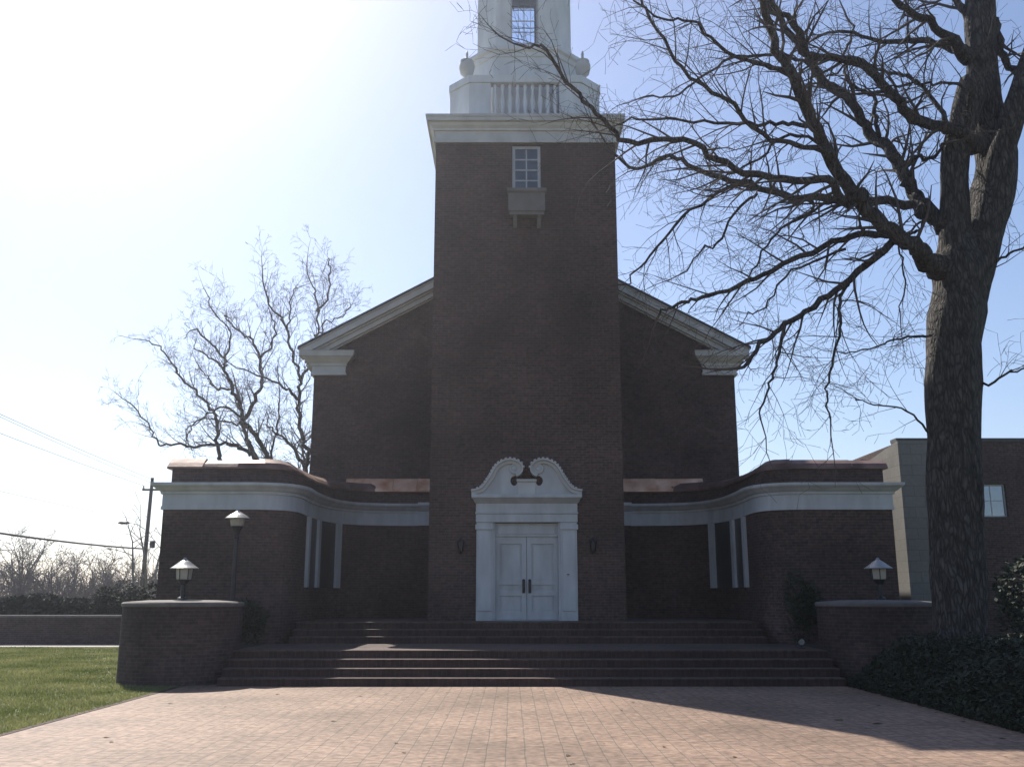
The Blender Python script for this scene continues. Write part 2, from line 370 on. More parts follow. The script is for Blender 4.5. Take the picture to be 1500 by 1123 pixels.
b = MB(); b.stack([(cham(1.60,.95),23.6),(cham(1.85,1.08),23.9),(cham(1.85,1.08),24.1),(cham(1.2,.7),24.3),(cham(1.1,.65),25.6),(cham(1.25,.72),25.8),(cham(1.0,.58),26.0),(cham(.04,.02),33.5)])
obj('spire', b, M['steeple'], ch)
def window(name, x, y, z0, z1, half, nx, nz, parent, gl, facing=-1, fw=.06, mw=.022, thick=.08, m='white'):
    f = MB(); y0, y1 = sorted((y, y - facing*thick))
    f.box(x-half, x-half+fw, y0, y1, z0, z1); f.box(x+half-fw, x+half, y0, y1, z0, z1)
    f.box(x-half+fw, x+half-fw, y0, y1, z0, z0+fw); f.box(x-half+fw, x+half-fw, y0, y1, z1-fw, z1)
    w0, w1 = x-half+fw, x+half-fw; h0, h1 = z0+fw, z1-fw
    for k in range(1, nx):
        xx = w0 + (w1-w0)*k/nx; f.box(xx-mw/2, xx+mw/2, y0+.02, y1-.02, h0, h1)
    for k in range(1, nz):
        zz = h0 + (h1-h0)*k/nz; f.box(w0, w1, y0+.022, y1-.022, zz-mw/2, zz+mw/2)
    fo = obj(name, f, M[m], parent)
    ym = (y0+y1)/2
    obj('pane', MB().box(w0, w1, ym-.004, ym+.004, h0, h1), gl, fo)
    return fo
window('window', 0, TC-HB+.05, 19.5, 22.9, .46, 4, 8, ch, M['glass'], mw=.018)
window('window', 0, TC+HB-.05, 19.5, 22.9, .46, 2, 4, ch, M['glass'], facing=1, mw=.018)
window('window', .03, TY+.06, 13.75, 15.3, .43, 2, 4, ch, M['towerglass'], fw=.09, mw=.04)
# urns on the balustrade corners
ur = [(.13,0),(.13,.06),(.06,.1),(.06,.16),(.2,.3),(.25,.5),(.25,.62),(.2,.72),(.22,.75),(.1,.82),(.05,.86),(.035,.95),(.05,1.0),(.01,1.14)]
for sx in (-1,1):
    for sy in (-1,1):
        u = MB().lathe(ur, (sx*1.86, TC+sy*1.95, 17.86), n=20); obj('urn', u, M['trim'], ch, smooth=True)
# stone box under the tower window
b = MB().rects([(-.48,.54,TY-.30,TY-.002,12.92),(-.48,.54,TY-.30,TY-.002,13.02),(-.52,.58,TY-.34,TY-.002,13.04),(-.52,.58,TY-.34,TY-.002,13.6),(-.56,.62,TY-.4,TY-.002,13.64),(-.56,.62,TY-.4,TY-.002,13.74)])
for x in (-.38,.34): b.rects([(x,x+.12,TY-.06,TY-.002,12.6),(x,x+.12,TY-.14,TY-.002,12.7),(x,x+.12,TY-.28,TY-.002,12.918)])
obj('window_box', b, M['stone'], ch, bevel=.008)

# nave
NY, NW = 31.5, 7.1
EZ, AZ = 9.82, 13.85
n = MB()
n.prism([(-NW,.6),(NW,.6),(NW,9.9),(0,9.9+NW*.54),(-NW,9.9)], NY, NY+17)
obj('nave_wall', n, M['brick'], ch)
rf = MB(); XR, ZR, SL = 7.6, 10.02, .54
for s in (-1,1):
    P = [(s*XR,ZR),(0,ZR+XR*SL),(0,ZR+XR*SL-.09),(s*XR,ZR-.09)]
    if s > 0: P = P[::-1]
    P = P[::-1]
    rf.prism(P, NY-.48, NY+17.3)
obj('roof', rf, M['roof'], ch)
for s in (-1,1):
    rk = MB()
    def band(zt, zb, y0, x_out, mb):
        P = [(s*x_out, ZR+(XR-x_out)*SL-zt),(s*x_out, ZR+(XR-x_out)*SL-zb),(0, ZR+XR*SL-zb),(0, ZR+XR*SL-zt)]
        if s > 0: P = P[::-1]
        mb.prism(P, y0, NY-.003)
    band(.092,.13,NY-.46,7.57,rk); band(.133,.36,NY-.42,7.55,rk); band(.363,.43,NY-.30,7.5,rk); band(.433,.60,NY-.22,7.4,rk); band(.603,.66,NY-.12,7.35,rk)
    obj('rake_cornice', rk, M['trim'], ch)
    # eave return at the foot of the rake
    def rx(a, b_, y, z):
        x0, x1 = sorted((s*a, s*b_)); return (x0, x1, y, NY+.6, z)
    e = MB().rects([rx(7.2,6.0,NY-.10,9.12),rx(7.2,6.0,NY-.10,9.2),rx(7.17,6.03,NY-.07,9.203),rx(7.17,6.03,NY-.07,9.42),rx(7.2,6.0,NY-.10,9.44),rx(7.22,5.97,NY-.13,9.52),
                    rx(7.32,5.9,NY-.22,9.58),rx(7.45,5.77,NY-.36,9.70),rx(7.48,5.74,NY-.40,9.72),rx(7.5,5.72,NY-.42,9.86),rx(7.52,5.7,NY-.44,9.9)])
    obj('eave_return', e, M['trim'], ch)
    ev = MB()   # eave cornice running back along the side
    x0, x1 = sorted((s*NW+s*.003, s*7.5)); ev.box(x0, x1, NY+.61, NY+17, 9.55, 9.9); obj('side_eave', ev, M['trim'], ch)

# curved wings
plan = [(2.74,31.2),(3.9,31.15),(4.8,31.0),(5.5,30.6),(5.98,29.8),(6.18,28.8),(6.24,27.4),(6.22,26.2),(6.42,25.55),(6.95,25.24),(7.7,25.2)]
PW = [Vector((p_.x,p_.y)) for p_ in smoothpath([(a_,b_,0) for a_,b_ in plan], 5)] + [Vector((9.56,25.2)), Vector((9.56,31.45))]
def mirror(P, s): return P if s > 0 else [Vector((-p_.x,p_.y)) for p_ in P][::-1]
for s in (-1,1):
    path = mirror(PW, s)
    wv = MB().sweep(path, [(-.3,.5),(0,.5),(0,4.06),(-.3,4.06)], uvs=True); wv.smooth = True
    wo = obj('wing_wall', wv, M['brick'], ch)
    fz = MB().sweep(path, [(-.2,4.06),(.05,4.06),(.05,4.15),(.03,4.153),(.03,4.46),(.07,4.463),(.08,4.53),(.14,4.56),(.2,4.62),(.26,4.66),(.28,4.69),(.28,4.75),(-.2,4.80)])
    obj('cornice', fz, M['white'], wo)
    pa = MB().sweep(path, [(-.45,4.79),(-.12,4.79),(-.12,5.14),(-.45,5.14)], uvs=True)
    obj('parapet', pa, M['brick'], wo)
    cp = MB()
    for i in range(len(path)-1):                           # sheets of copper, each a little differently bent
        pass
    rc = random.Random(90+s)
    i = 0
    while i < len(path)-1:
        k_ = min(len(path)-1, i + (5 if (path[i]-path[i+1]).length < .5 else 1))
        if (path[k_]-path[i]).length > 1.4:
            nn_ = int((path[k_]-path[i]).length/.75); seg_ = [path[i].lerp(path[k_], q/nn_) for q in range(nn_+1)]
            groups_ = [seg_[q:q+2] for q in range(nn_)]
        else: groups_ = [path[i:k_+1]]
        for gq in groups_:
            if (gq[0]-gq[-1]).length > 3: gq = gq
            gq = [Vector(v_) for v_ in gq]
            if abs(gq[0].x-gq[-1].x) < .01 and abs(gq[0].x) > 9:
                for v_ in gq:
                    if v_.y < 25.6: v_.y = 25.72
            a1, a2, a3 = rc.uniform(-.015,.02), rc.uniform(-.03,.03), rc.uniform(-.03,.03)
            cp.sweep(gq, [(-.5,5.145),(-.07+a1,5.145),(-.07+a1,5.20),(-.16+a2,5.31+a3*.5),(-.36,5.43+a3),(-.5,5.44+a3)])
        i = k_
    fc = MB()
    for q in range(4):
        x0_, x1_ = sorted((s*(2.745+q*.78), s*(2.745+q*.78+.775))); a1 = rc.uniform(-.02,.02)
        fc.loft([[(x0_,31.06,5.16),(x1_,31.06+a1,5.16),(x1_,31.497,5.16),(x0_,31.497,5.16)],[(x0_,31.06+a1,5.21),(x1_,31.07,5.21),(x1_,31.497,5.21),(x0_,31.497,5.21)],
                 [(x0_,31.26-a1,5.42+a1),(x1_,31.25,5.42-a1),(x1_,31.497,5.41),(x0_,31.497,5.41)],[(x0_,31.45,5.62),(x1_,31.44,5.62+a1),(x1_,31.497,5.62),(x0_,31.497,5.62)]])
    obj('copper_coping', cp, M['copper'], wo); obj('copper_flashing', fc, M['newcopper'], wo)
    back = [Vector((p_.x,p_.y)) for p_ in path]
    inner = []
    for i, p_ in enumerate(back):
        t1 = (back[min(i+1,len(back)-1)]-back[max(i-1,0)]).normalized(); inner.append(p_ + Vector((-t1.y, t1.x))*.55)
    fl = MB(); N_ = len(inner)
    fl.add([(q.x,q.y,5.1) for q in inner] + [(max(-9.1,min(9.1,q.x)) , 31.49, 5.1) for q in inner], [(i, i+1, N_+i+1, N_+i) for i in range(N_-1)])
    obj('flat_roof', fl, M['roof'], wo)
    # brick pilaster and broken cornice beside the tower
    x0, x1 = sorted((s*2.74, s*3.42))
    obj('pilaster', MB().box(x0, x1, 31.0, 31.19, 1.1, 4.058), M['brick'], wo)
    pc = MB().rects([(x0,x1,30.92,31.1,4.06),(x0,x1,30.92,31.1,4.50),(x0,x1,30.86,31.1,4.56),(x0,x1,30.74,31.1,4.69),(x0,x1,30.74,31.1,4.78)])
    obj('cornice_block', pc, M['white'], wo)
    # tall pair of lights in the curve: three white posts, a sill and dark panes
    def along(Yt):
        best = min(range(len(PW)-2), key=lambda i: abs((PW[i].y+PW[i+1].y)/2 - Yt) + (100 if PW[i].x > 6.3 else 0))
        a_, b_ = PW[best], PW[best+1]; k = (Yt-a_.y)/(b_.y-a_.y) if abs(b_.y-a_.y) > 1e-6 else 0
        p_ = a_ + (b_-a_)*max(-1,min(2,k)); t_ = (b_-a_).normalized(); n_ = Vector((t_.y,-t_.x)); return p_, t_, n_
    sub = [p_ for p_ in PW if 27.5 <= p_.y <= 30.0 and p_.x < 6.3]
    a_ = along(30.1)[0]; z_ = along(27.5)[0]; sub = [a_] + sub + [z_]
    gp = mirror(sub, s)
    fr = obj('wing_window', MB().sweep(gp, [(-.05,2.0),(.06,2.0),(.06,2.09),(-.05,2.09)]), M['brick'], ch)
    obj('pane', MB().sweep(gp, [(-.02,2.09),(.012,2.09),(.012,4.055),(-.02,4.055)]), M['darkglass'], fr)
    for Yt in (30.1, 28.7, 27.5):
        p_, t_, n_ = along(Yt); q = [p_-t_*.12-n_*.02, p_+t_*.12-n_*.02, p_+t_*.12+n_*.09, p_-t_*.12+n_*.09]
        q = [Vector((s*v_.x, v_.y)) for v_ in q]
        if s > 0: q = q[::-1]
        obj('window_post', MB().loft([[(v_.x,v_.y,z) for v_ in q] for z in (2.092,4.055)]), M['white'], fr)

# door surround with broken swan-neck pediment
dy = TY - .10
d = MB()
for s in (-1,1):
    x0, x1 = sorted((s*.94, s*1.40)); d.box(x0, x1, dy, TY-.002, 1.19, 3.86)
    x0, x1 = sorted((s*.99, s*1.35)); d.box(x0, x1, dy-.03, dy-.001, 1.45, 3.62)
    x0, x1 = sorted((s*.90, s*1.43)); d.box(x0, x1, dy-.05, TY-.002, 1.192, 1.44) if False else None
    x0, x1 = sorted((s*.92, s*1.43)); d.box(x0, x1, dy-.05, dy-.001, 3.66, 3.80)
d.rects([(-1.42,1.42,dy-.03,TY-.002,3.862),(-1.42,1.42,dy-.03,TY-.002,4.08),(-1.44,1.44,dy-.06,TY-.002,4.10),(-1.44,1.44,dy-.06,TY-.002,4.14),(-1.42,1.42,dy-.03,TY-.002,4.143),
         (-1.42,1.42,dy-.03,TY-.002,4.38),(-1.46,1.46,dy-.08,TY-.002,4.41),(-1.5,1.5,dy-.2,TY-.002,4.5),(-1.54,1.54,dy-.25,TY-.002,4.53),(-1.54,1.54,dy-.25,TY-.002,4.62)])
ds_ = obj('door_surround', d, M['white'], ch, bevel=.006)
PZ = 4.62; PK = .9
outer = [(a_, b_*PK) for a_, b_ in [(-1.55,.10),(-1.36,.13),(-1.22,.22),(-1.10,.40),(-1.0,.56),(-.91,.75),(-.80,.91),(-.64,1.02),(-.50,1.06),(-.36,1.045),(-.23,.985),(-.15,.88),(-.15,.76),(-.2,.66),(-.3,.6)]]
inner_ = [(a_, b_*PK) for a_, b_ in [(-.37,.58),(-.43,.53),(-.455,.45),(-.44,.36),(-.39,.29),(-.33,.28),(-.28,.33),(-.25,.42),(-.25,0)]]
oc = [(p_.x,p_.y) for p_ in smoothpath([(a_,b_,0) for a_,b_ in outer], 4)]; ic = [(p_.x,p_.y) for p_ in smoothpath([(a_,b_,0) for a_,b_ in inner_[:8]], 3)]
for s in (-1,1):
    poly = [(s*-1*-x if s < 0 else -x, PZ+z) for x, z in [(-1.5,.002)] + [(-.25,.002)] + ic[::-1] + oc[::-1]]
    if s < 0: poly = [(x, PZ+z) for x, z in [(-1.5,.002)] + [(-.25,.002)] + ic[::-1] + oc[::-1]]
    else: poly = [(-x, PZ+z) for x, z in ([(-1.5,.002)] + [(-.25,.002)] + ic[::-1] + oc[::-1])][::-1]
    sw = obj('swan_neck', MB().prism(poly, dy-.08, TY-.002), M['white'], ds_)
    rm = MB()                                               # moulded rim following the curve and curling into the scroll
    rp = oc + [(-.33+.11*cos(a), .78+.11*sin(a)) for a in [R(-60-25*k) for k in range(9)]][:0]
    pts = [Vector(((-x if s > 0 else x), 0, PZ+z)) for x, z in oc]
    nr = []
    for i in range(len(pts)):
        t_ = (pts[min(i+1,len(pts)-1)]-pts[max(i-1,0)]).normalized(); nn = Vector((-t_.z,0,t_.x))*(1 if s < 0 else -1)
        nr.append(nn)
    def rimring(p_, nn, o0, o1, y0, y1): return [(p_.x+nn.x*o0, y0, p_.z+nn.z*o0),(p_.x+nn.x*o1, y0, p_.z+nn.z*o1),(p_.x+nn.x*o1, y1, p_.z+nn.z*o1),(p_.x+nn.x*o0, y1, p_.z+nn.z*o0)]
    rm.loft([rimring(p_, nn, -.09, .0, dy-.16, TY-.003) for p_, nn in zip(pts, nr)])
    rm.loft([rimring(p_, nn, .002, .05, dy-.25, TY-.003) for p_, nn in zip(pts, nr)])
    obj('scroll_rim', rm, M['trim'], ds_)
    tb = MB(); acc = 0                                       # stepped lead flashing along the crest
    for i in range(3, len(pts)-8):
        acc += (pts[i]-pts[i-1]).length
        if acc > .085:
            acc = 0; p_, nn = pts[i], nr[i]; tg = Vector((nn.z,0,-nn.x))*.03
            tb.loft([rimring(p_+tg*k, nn, .053, .085, dy-.24, TY-.004) for k in (-1,1)])
    fo_ = obj('stepped_flashing', tb, M['trim'], ds_)
    ro = MB()
    rings = [[(s*.34+r_*cos(2*pi*k/20), y_, PZ+.72+r_*sin(2*pi*k/20)) for k in range(20)] for r_, y_ in ((.15,dy-.081),(.15,dy-.13),(.10,dy-.15),(.09,dy-.12),(.06,dy-.16),(.01,dy-.17))]
    ro.loft(rings); obj('rosette', ro, M['white'], ds_, smooth=True)
pl = MB().rects([(-.248,.248,dy-.1,TY-.002,PZ+.003),(-.248,.248,dy-.1,TY-.002,PZ+.34),(-.28,.28,dy-.15,TY-.002,PZ+.37),(-.28,.28,dy-.15,TY-.002,PZ+.43)])
obj('pediment_plinth', pl, M['trim'], ds_)
# jambs, transom panel and the two leaves
j = MB(); ry = TY + .22
for s in (-1,1):
    x0, x1 = sorted((s*.88, s*.948)); j.box(x0, x1, TY-.05, ry+.1, 1.19, 3.85)
j.box(-.88,.88,TY+.10,ry+.1,3.48,3.85); j.box(-.80,.80,TY+.07,TY+.098,3.55,3.78)
j.box(-.90,.90,TY-.02,TY+.4,1.18,1.205)
obj('door_frame', j, M['white'], ch)
for s in (-1,1):
    lf = MB(); a, b2 = sorted((s*.006, s*.878))
    lf.box(a, b2, ry-.02, ry+.03, 1.215, 3.475)
    # stiles and rails stand proud of the recessed panels
    st_w = .13
    zs = [(1.215,1.42),(1.86,1.97),(2.16,2.27),(3.28,3.475)]
    lf.box(a, a+st_w, ry-.07, ry-.021, 1.215, 3.475); lf.box(b2-st_w, b2, ry-.07, ry-.021, 1.215, 3.475)
    for z0, z1 in zs: lf.box(a+st_w, b2-st_w, ry-.07, ry-.021, z0, z1)
    for z0, z1 in ((1.42,1.86),(1.97,2.16),(2.27,3.28)):
        lf.rects([(a+st_w+.05,b2-st_w-.05,ry-.03,ry-.021,z0+.05)] + [(a+st_w+.05,b2-st_w-.05,ry-.04,ry-.021,z1-.05)])
    dl = obj('door_leaf', lf, M['white'], ch)
    h = MB(); hx = s*.085; h.box(hx-.04, hx+.04, ry-.078, ry-.071, 1.93, 2.3)
    h.tube([(hx,ry-.076,1.95),(hx,ry-.14,1.98),(hx,ry-.145,2.12),(hx,ry-.14,2.26),(hx,ry-.076,2.29)], .026, 8)
    obj('handle', h, M['iron'], dl)
obj('bell_push', MB().lathe([(.03,0),(.03,.02),(.01,.025)], (1.14,dy-.05,2.42), n=12), M['iron'], ch)

# ------------------------------------------------------------------ lamps beside the door
sc0 = thing('wall_lantern', 'small dark wall lantern left of the white church door', 'wall lamp', (-1.83, TY-.004, 3.15), group='lanterns flanking the church door')
obj('bracket', MB().box(-1.87,-1.79,TY-.03,TY-.004,3.0,3.2).tube([(-1.83,TY-.02,3.02),(-1.83,TY-.1,2.98),(-1.83,TY-.16,3.04)], .015, 6), M['iron'], sc0)
obj('lamp_body', MB().lathe([(.05,0),(.07,.02),(.1,.26),(.11,.28),(.03,.36),(.01,.42)], (-1.83,TY-.16,3.04), n=6), M['iron'], sc0)
dup(sc0, loc=(1.83, TY-.004, 3.15), label='small dark wall lantern right of the white church door')

# ------------------------------------------------------------------ round brick piers with post lanterns
DX, DY, DR, DZ = 7.86, 22.3, 1.30, 1.62
dp = thing('brick_pier', 'round dark brick pier beside the green lawn at the left end of the steps', 'pier', (-DX, DY, 0), group='round brick piers at the ends of the steps')
dm = MB(); nseg = 48
ringv = [(-DX+DR*cos(2*pi*i/nseg), DY+DR*sin(2*pi*i/nseg)) for i in range(nseg)]
vs = [(x,y,z) for z in (-.05,DZ) for x,y in ringv]
fs = [(i,(i+1)%nseg,nseg+(i+1)%nseg,nseg+i) for i in range(nseg)]
uvs = [[(DR*2*pi*i/nseg,0),(DR*2*pi*(i+1)/nseg,0),(DR*2*pi*(i+1)/nseg,DZ),(DR*2*pi*i/nseg,DZ)] for i in range(nseg)]
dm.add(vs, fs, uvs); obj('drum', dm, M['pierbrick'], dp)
obj('cap', MB().lathe([(DR-.1,DZ),(DR+.02,DZ+.003),(DR+.03,DZ+.02),(DR+.03,DZ+.07),(DR,DZ+.1),(DR*.6,DZ+.14),(.02,DZ+.15)], (-DX,DY,0), n=64), M['cap'], dp)
dp2 = dup(dp, loc=(DX, DY, 0), label='round dark brick pier behind the big bare tree at the right end of the steps')
LZ = DZ + .148
lt = thing('post_lantern', 'short post lantern with a sunlit pagoda roof on the pier by the lawn', 'lamp', (-DX-.05, DY, LZ), group='short lanterns on the brick piers')
lc = (-DX-.05, DY, LZ)
obj('post', MB().lathe([(.11,0),(.11,.04),(.055,.08),(.05,.34),(.09,.36),(.13,.42),(.15,.45)], lc, n=16), M['iron'], lt)
obj('lamp_housing', MB().lathe([(.14,.452),(.165,.46),(.185,.68),(.19,.70)], lc, n=6, a0=.3), M['pale'], lt)
for k in range(6):
    a = .3+2*pi*k/6; obj('cage_bar', MB().tube([(lc[0]+.172*cos(a),lc[1]+.172*sin(a),lc[2]+.455),(lc[0]+.195*cos(a),lc[1]+.195*sin(a),lc[2]+.71)], .011, 5), M['iron'], lt)
obj('lamp_roof', MB().lathe([(.16,.70),(.31,.69),(.315,.705),(.22,.77),(.12,.85),(.05,.89),(.03,.93),(.02,.945)], lc, n=24), M['lampmetal'], lt)
dup(lt, loc=(DX+.12, DY, LZ), label='short post lantern on the shaded pier, in front of the pale stone pylon')
# tall lamp post
lx, ly = -7.25, 24.0
lp = thing('lamp_post', 'tall slim dark lamp post with flared metal hood in front of the left church wing', 'lamp post', (lx, ly, .68))
obj('post', MB().lathe([(.16,0),(.16,.05),(.1,.1),(.085,.5),(.06,.55),(.055,2.55),(.08,2.57),(.06,2.62),(.09,2.75),(.15,2.86)], (lx,ly,.68), n=16), M['iron'], lp, smooth=False)
obj('lamp_housing', MB().lathe([(.14,2.865),(.16,2.88),(.19,3.04)], (lx,ly,.68), n=12), M['pale'], lp)
obj('lamp_hood', MB().lathe([(.18,3.045),(.3,3.035),(.31,3.06),(.22,3.13),(.1,3.2),(.04,3.24),(.02,3.29)], (lx,ly,.68), n=24), M['lampmetal'], lp)
obj('white_box', MB().box(lx-.05,lx+.05,ly-.14,ly-.09,1.47,1.63), M['white'], lp)  # small white box on the front of the post
# small floodlight on the landing
fx, fy = 6.22, 22.7
fl = thing('floodlight', 'small grey floodlight on the landing at the right end of the steps', 'floodlight', (fx, fy, .68))
obj('stake', MB().box(fx-.07,fx+.07,fy-.06,fy+.06,.681,.70).tube([(fx,fy,.70),(fx,fy,.77)], .015, 6), M['iron'], fl)
obj('lamp_head', MB().loft([[(fx+r_*cos(2*pi*k/14), fy+.12-y_, .79+r_*sin(2*pi*k/14)+y_*.2) for k in range(14)] for r_, y_ in ((.03,0),(.05,.05),(.06,.15),(.065,.18))]), M['lampmetal'], fl)

# ------------------------------------------------------------------ foliage helpers
def leafy(mb, c, rad, n, size, seed, flat=0.0, shell=.55):
    r = random.Random(seed)
    lobes = [(Vector((r.uniform(-.45,.45), r.uniform(-.45,.45), r.uniform(-.45,.45))), r.uniform(.45,.7)) for _ in range(9)]
    for _ in range(n):
        lo, lr = r.choice(lobes)
        d = Vector((r.gauss(0,1), r.gauss(0,1), r.gauss(0,1))).normalized() * (lr * r.uniform(shell,1.0)**.5)
        q = lo + d
        p = Vector((c[0]+q.x*rad[0], c[1]+q.y*rad[1], c[2]+q.z*rad[2]))
        if p.z < .01: continue
        a = Vector((r.gauss(0,1), r.gauss(0,1), r.gauss(0,.7))).normalized(); b_ = a.cross(Vector((r.gauss(0,1),r.gauss(0,1),r.gauss(0,1)))).normalized()
        s = size*r.uniform(.6,1.4)
        mb.add([p-a*s*.5, p+b_*s*.28, p+a*s*.5, p-b_*s*.28], [(0,1,2,3)])
def shrub(name, label, c, rad, n, size, seed, group=None, m='leaf', cat='shrub'):
    t_ = thing(name, label, cat, (c[0], c[1], 0), group=group)
    f = MB(); leafy(f, c, rad, n, size, seed); obj('foliage', f, M[m], t_)
    s_ = MB(); r = random.Random(seed)
    for _ in range(6):
        s_.tube([(c[0]+r.uniform(-.05,.05), c[1]+r.uniform(-.05,.05), max(0,c[2]-rad[2]*1.05)),(c[0]+r.uniform(-.4,.4)*rad[0], c[1]+r.uniform(-.4,.4)*rad[1], c[2]+r.uniform(0,.6)*rad[2])], [.025,.01], 5)
    obj('stem', s_, M['twig'], t_)
    return t_
shrub('shrub', 'low round dark shrub behind the tall lamp post', (-7.0,24.75,1.25), (.55,.4,.55), 1500, .09, 3)
shrub('upright_shrub', 'dark upright shrub against the brick of the right church wing', (6.95,24.75,1.55), (.5,.36,.95), 2200, .09, 4)
shrub('round_bush', 'clipped bush with a sunlit rim beyond the left pier', (-16.45,41.2,1.45), (.85,.75,1.0), 3000, .1, 5, group='clipped bushes by the low wall')
shrub('round_bush', 'darker clipped bush, left of the one with the sunlit rim', (-17.5,41.4,1.5), (.7,.7,.95), 2600, .1, 6, group='clipped bushes by the low wall')
shrub('evergreen_bush', 'dark bush at the left corner of the church wing', (-10.35,27.8,1.1), (.62,.9,1.2), 3200, .1, 8)
shrub('tall_evergreen', 'tall dark evergreen behind the tree trunk beside the brick building', (12.6,22.5,1.4), (2.1,1.5,1.7), 9000, .12, 9)
# hedge behind the low wall
hd = MB(); r = random.Random(12)
hg = thing('hedge', 'long dark clipped hedge behind the low brick wall', 'hedge', (-28, 43, 0))
for _ in range(26000):
    x = r.uniform(-48,-11.5); z = (1-r.random()**2.2)*1.72 + .1*sin(x*1.7) + .05*sin(x*4.1); y = 43 + r.uniform(-.9,.9)
    a = Vector((r.gauss(0,1),r.gauss(0,1),r.gauss(0,1))).normalized(); b_ = a.orthogonal().normalized(); s = r.uniform(.08,.2)
    hd.add([Vector((x,y,z))-a*s, Vector((x,y,z))+b_*s*.5, Vector((x,y,z))+a*s, Vector((x,y,z))-b_*s*.5], [(0,1,2,3)])
obj('foliage', hd, M['leaf'], hg)
obj('core', MB().box(-48,-11.5,42.5,43.5,0,1.45), M['mound'], hg)
# low wall
lw = thing('low_brick_wall', 'long low brick wall with pale coping beyond the lawn', 'wall', (-28, 38.8, 0))
obj('wall', MB().box(-48,-9.9,38.6,39.0,-.05,1.02), M['brick'], lw)
obj('coping', MB().rects([(-48,-9.9,38.53,39.07,1.023),(-48,-9.9,38.53,39.07,1.09),(-48,-9.9,38.56,39.04,1.12)]), M['cap'], lw)

# ------------------------------------------------------------------ right hand building and stone pylon
py = thing('stone_pylon', 'pale block stone pylon wall with sunlit side between church and brick building', 'pylon', (11.4, 29, 0))
pm = MB()
pm.add([(x,y,z) for x in (11.4,12.95) for y,z in ((29,-.05),(33.2,-.05),(33.2,5.75),(31.6,6.2),(29,6.5))],
       [(4,3,2,1,0),(5,6,7,8,9),(0,1,6,5),(1,2,7,6),(2,3,8,7),(3,4,9,8),(4,0,5,9)])
obj('pylon_wall', pm, M['block'], py)
rb = thing('brick_building', 'low flat-roofed brick building behind the big tree', 'building', (19, 33, 0))
wm = MB(); wall_with_holes(wm, 12.96, 30, -.05, 7.1, 33, 33.4, [(15.65,16.62,4.5,5.62),(20.2,21.17,4.5,5.62)])
wm.box(12.96,30,33.4,46,-.05,7.05); obj('wall', wm, M['brick'], rb)
obj('parapet_coping', MB().box(12.96,30.06,32.94,33.46,7.103,7.22), M['roof'], rb)
for x in (16.135, 20.685):
    window('window', x, 33.1, 4.5, 5.62, .485, 2, 2, rb, M['skyglass'], fw=.05, mw=.03)

# ------------------------------------------------------------------ bare trees
def limb_path(P, rnd, wig):
    out = []
    for i, p in enumerate(P):
        out.append(p if i in (0, len(P)-1) else p + Vector((rnd.gauss(0,wig), rnd.gauss(0,wig), rnd.gauss(0,wig))))
    return out
def grow(mb, p, d, L, r, lvl, rnd, step, kids, droop, minr, maxlvl):
    n = max(2, int(L/step)); q = Vector(p); d = Vector(d).normalized(); pts = [Vector(q)]; rad = [r]; dirs = [d]
    curl = Vector((rnd.gauss(0,1),rnd.gauss(0,1),rnd.gauss(0,1)))*.045
    for i in range(n):
        d = (d + Vector((rnd.gauss(0,.14),rnd.gauss(0,.14),rnd.gauss(0,.14))) + curl + Vector((0,0,droop))).normalized()
        q = q + d*(L/n); pts.append(Vector(q)); dirs.append(Vector(d)); rad.append(max(minr, r*(1-.8*(i+1)/n)))
    mb.tube(pts, rad, 5 if r > .03 else (4 if r > .012 else 3), cap=False)
    if lvl >= maxlvl: return
    for i in range(1, len(pts)):
        k = kids if rnd.random() < kids % 1 or kids >= 1 else 0
        cnt = int(kids) + (1 if rnd.random() < kids % 1 else 0)
        for _ in range(cnt):
            ax = Vector((rnd.gauss(0,1),rnd.gauss(0,1),rnd.gauss(0,1))).cross(dirs[i]).normalized()
            nd = Quaternion(ax, R(rnd.uniform(28,70))) @ dirs[i]
            grow(mb, pts[i], nd, L*rnd.uniform(.32,.62), rad[i]*rnd.uniform(.5,.75), lvl+1, rnd, step*.72, kids, droop, minr, maxlvl)
def side_growth(mb, P, radii, rnd, spacing, L, minr, kids=.8, maxlvl=2, droop=0, start=.15, step=.28, bias=None):
    acc = 0; tot = sum((P[i+1]-P[i]).length for i in range(len(P)-1)); done = 0
    for i in range(len(P)-1):
        a, b_ = P[i], P[i+1]; s = (b_-a).length; t = 0
        while acc + (s-t) >= spacing:
            t += spacing-acc; acc = 0
            fr = (done+t)/tot
            if fr < start: continue
            q = a + (b_-a)*(t/s); d = (b_-a).normalized()
            ax = Vector((rnd.gauss(0,1),rnd.gauss(0,1),rnd.gauss(0,1))).cross(d).normalized()
            nd = Quaternion(ax, R(rnd.uniform(30,75))) @ d
            if bias: nd = (nd + bias).normalized()
            rr = radii[i]*(1-t/s)+radii[min(i+1,len(radii)-1)]*t/s
            grow(mb, q, nd, L*rnd.uniform(.5,1.2)*(1-.35*fr), max(minr*1.8, min(rr*.45,.045)), 0, rnd, step, kids, droop, minr, maxlvl)
        acc += s-t; done += s
    d = (P[-1]-P[-2]).normalized()
    grow(mb, P[-1], d, L*.8, max(minr, radii[-1]), 0, rnd, step, kids*1.1, droop, minr, maxlvl)

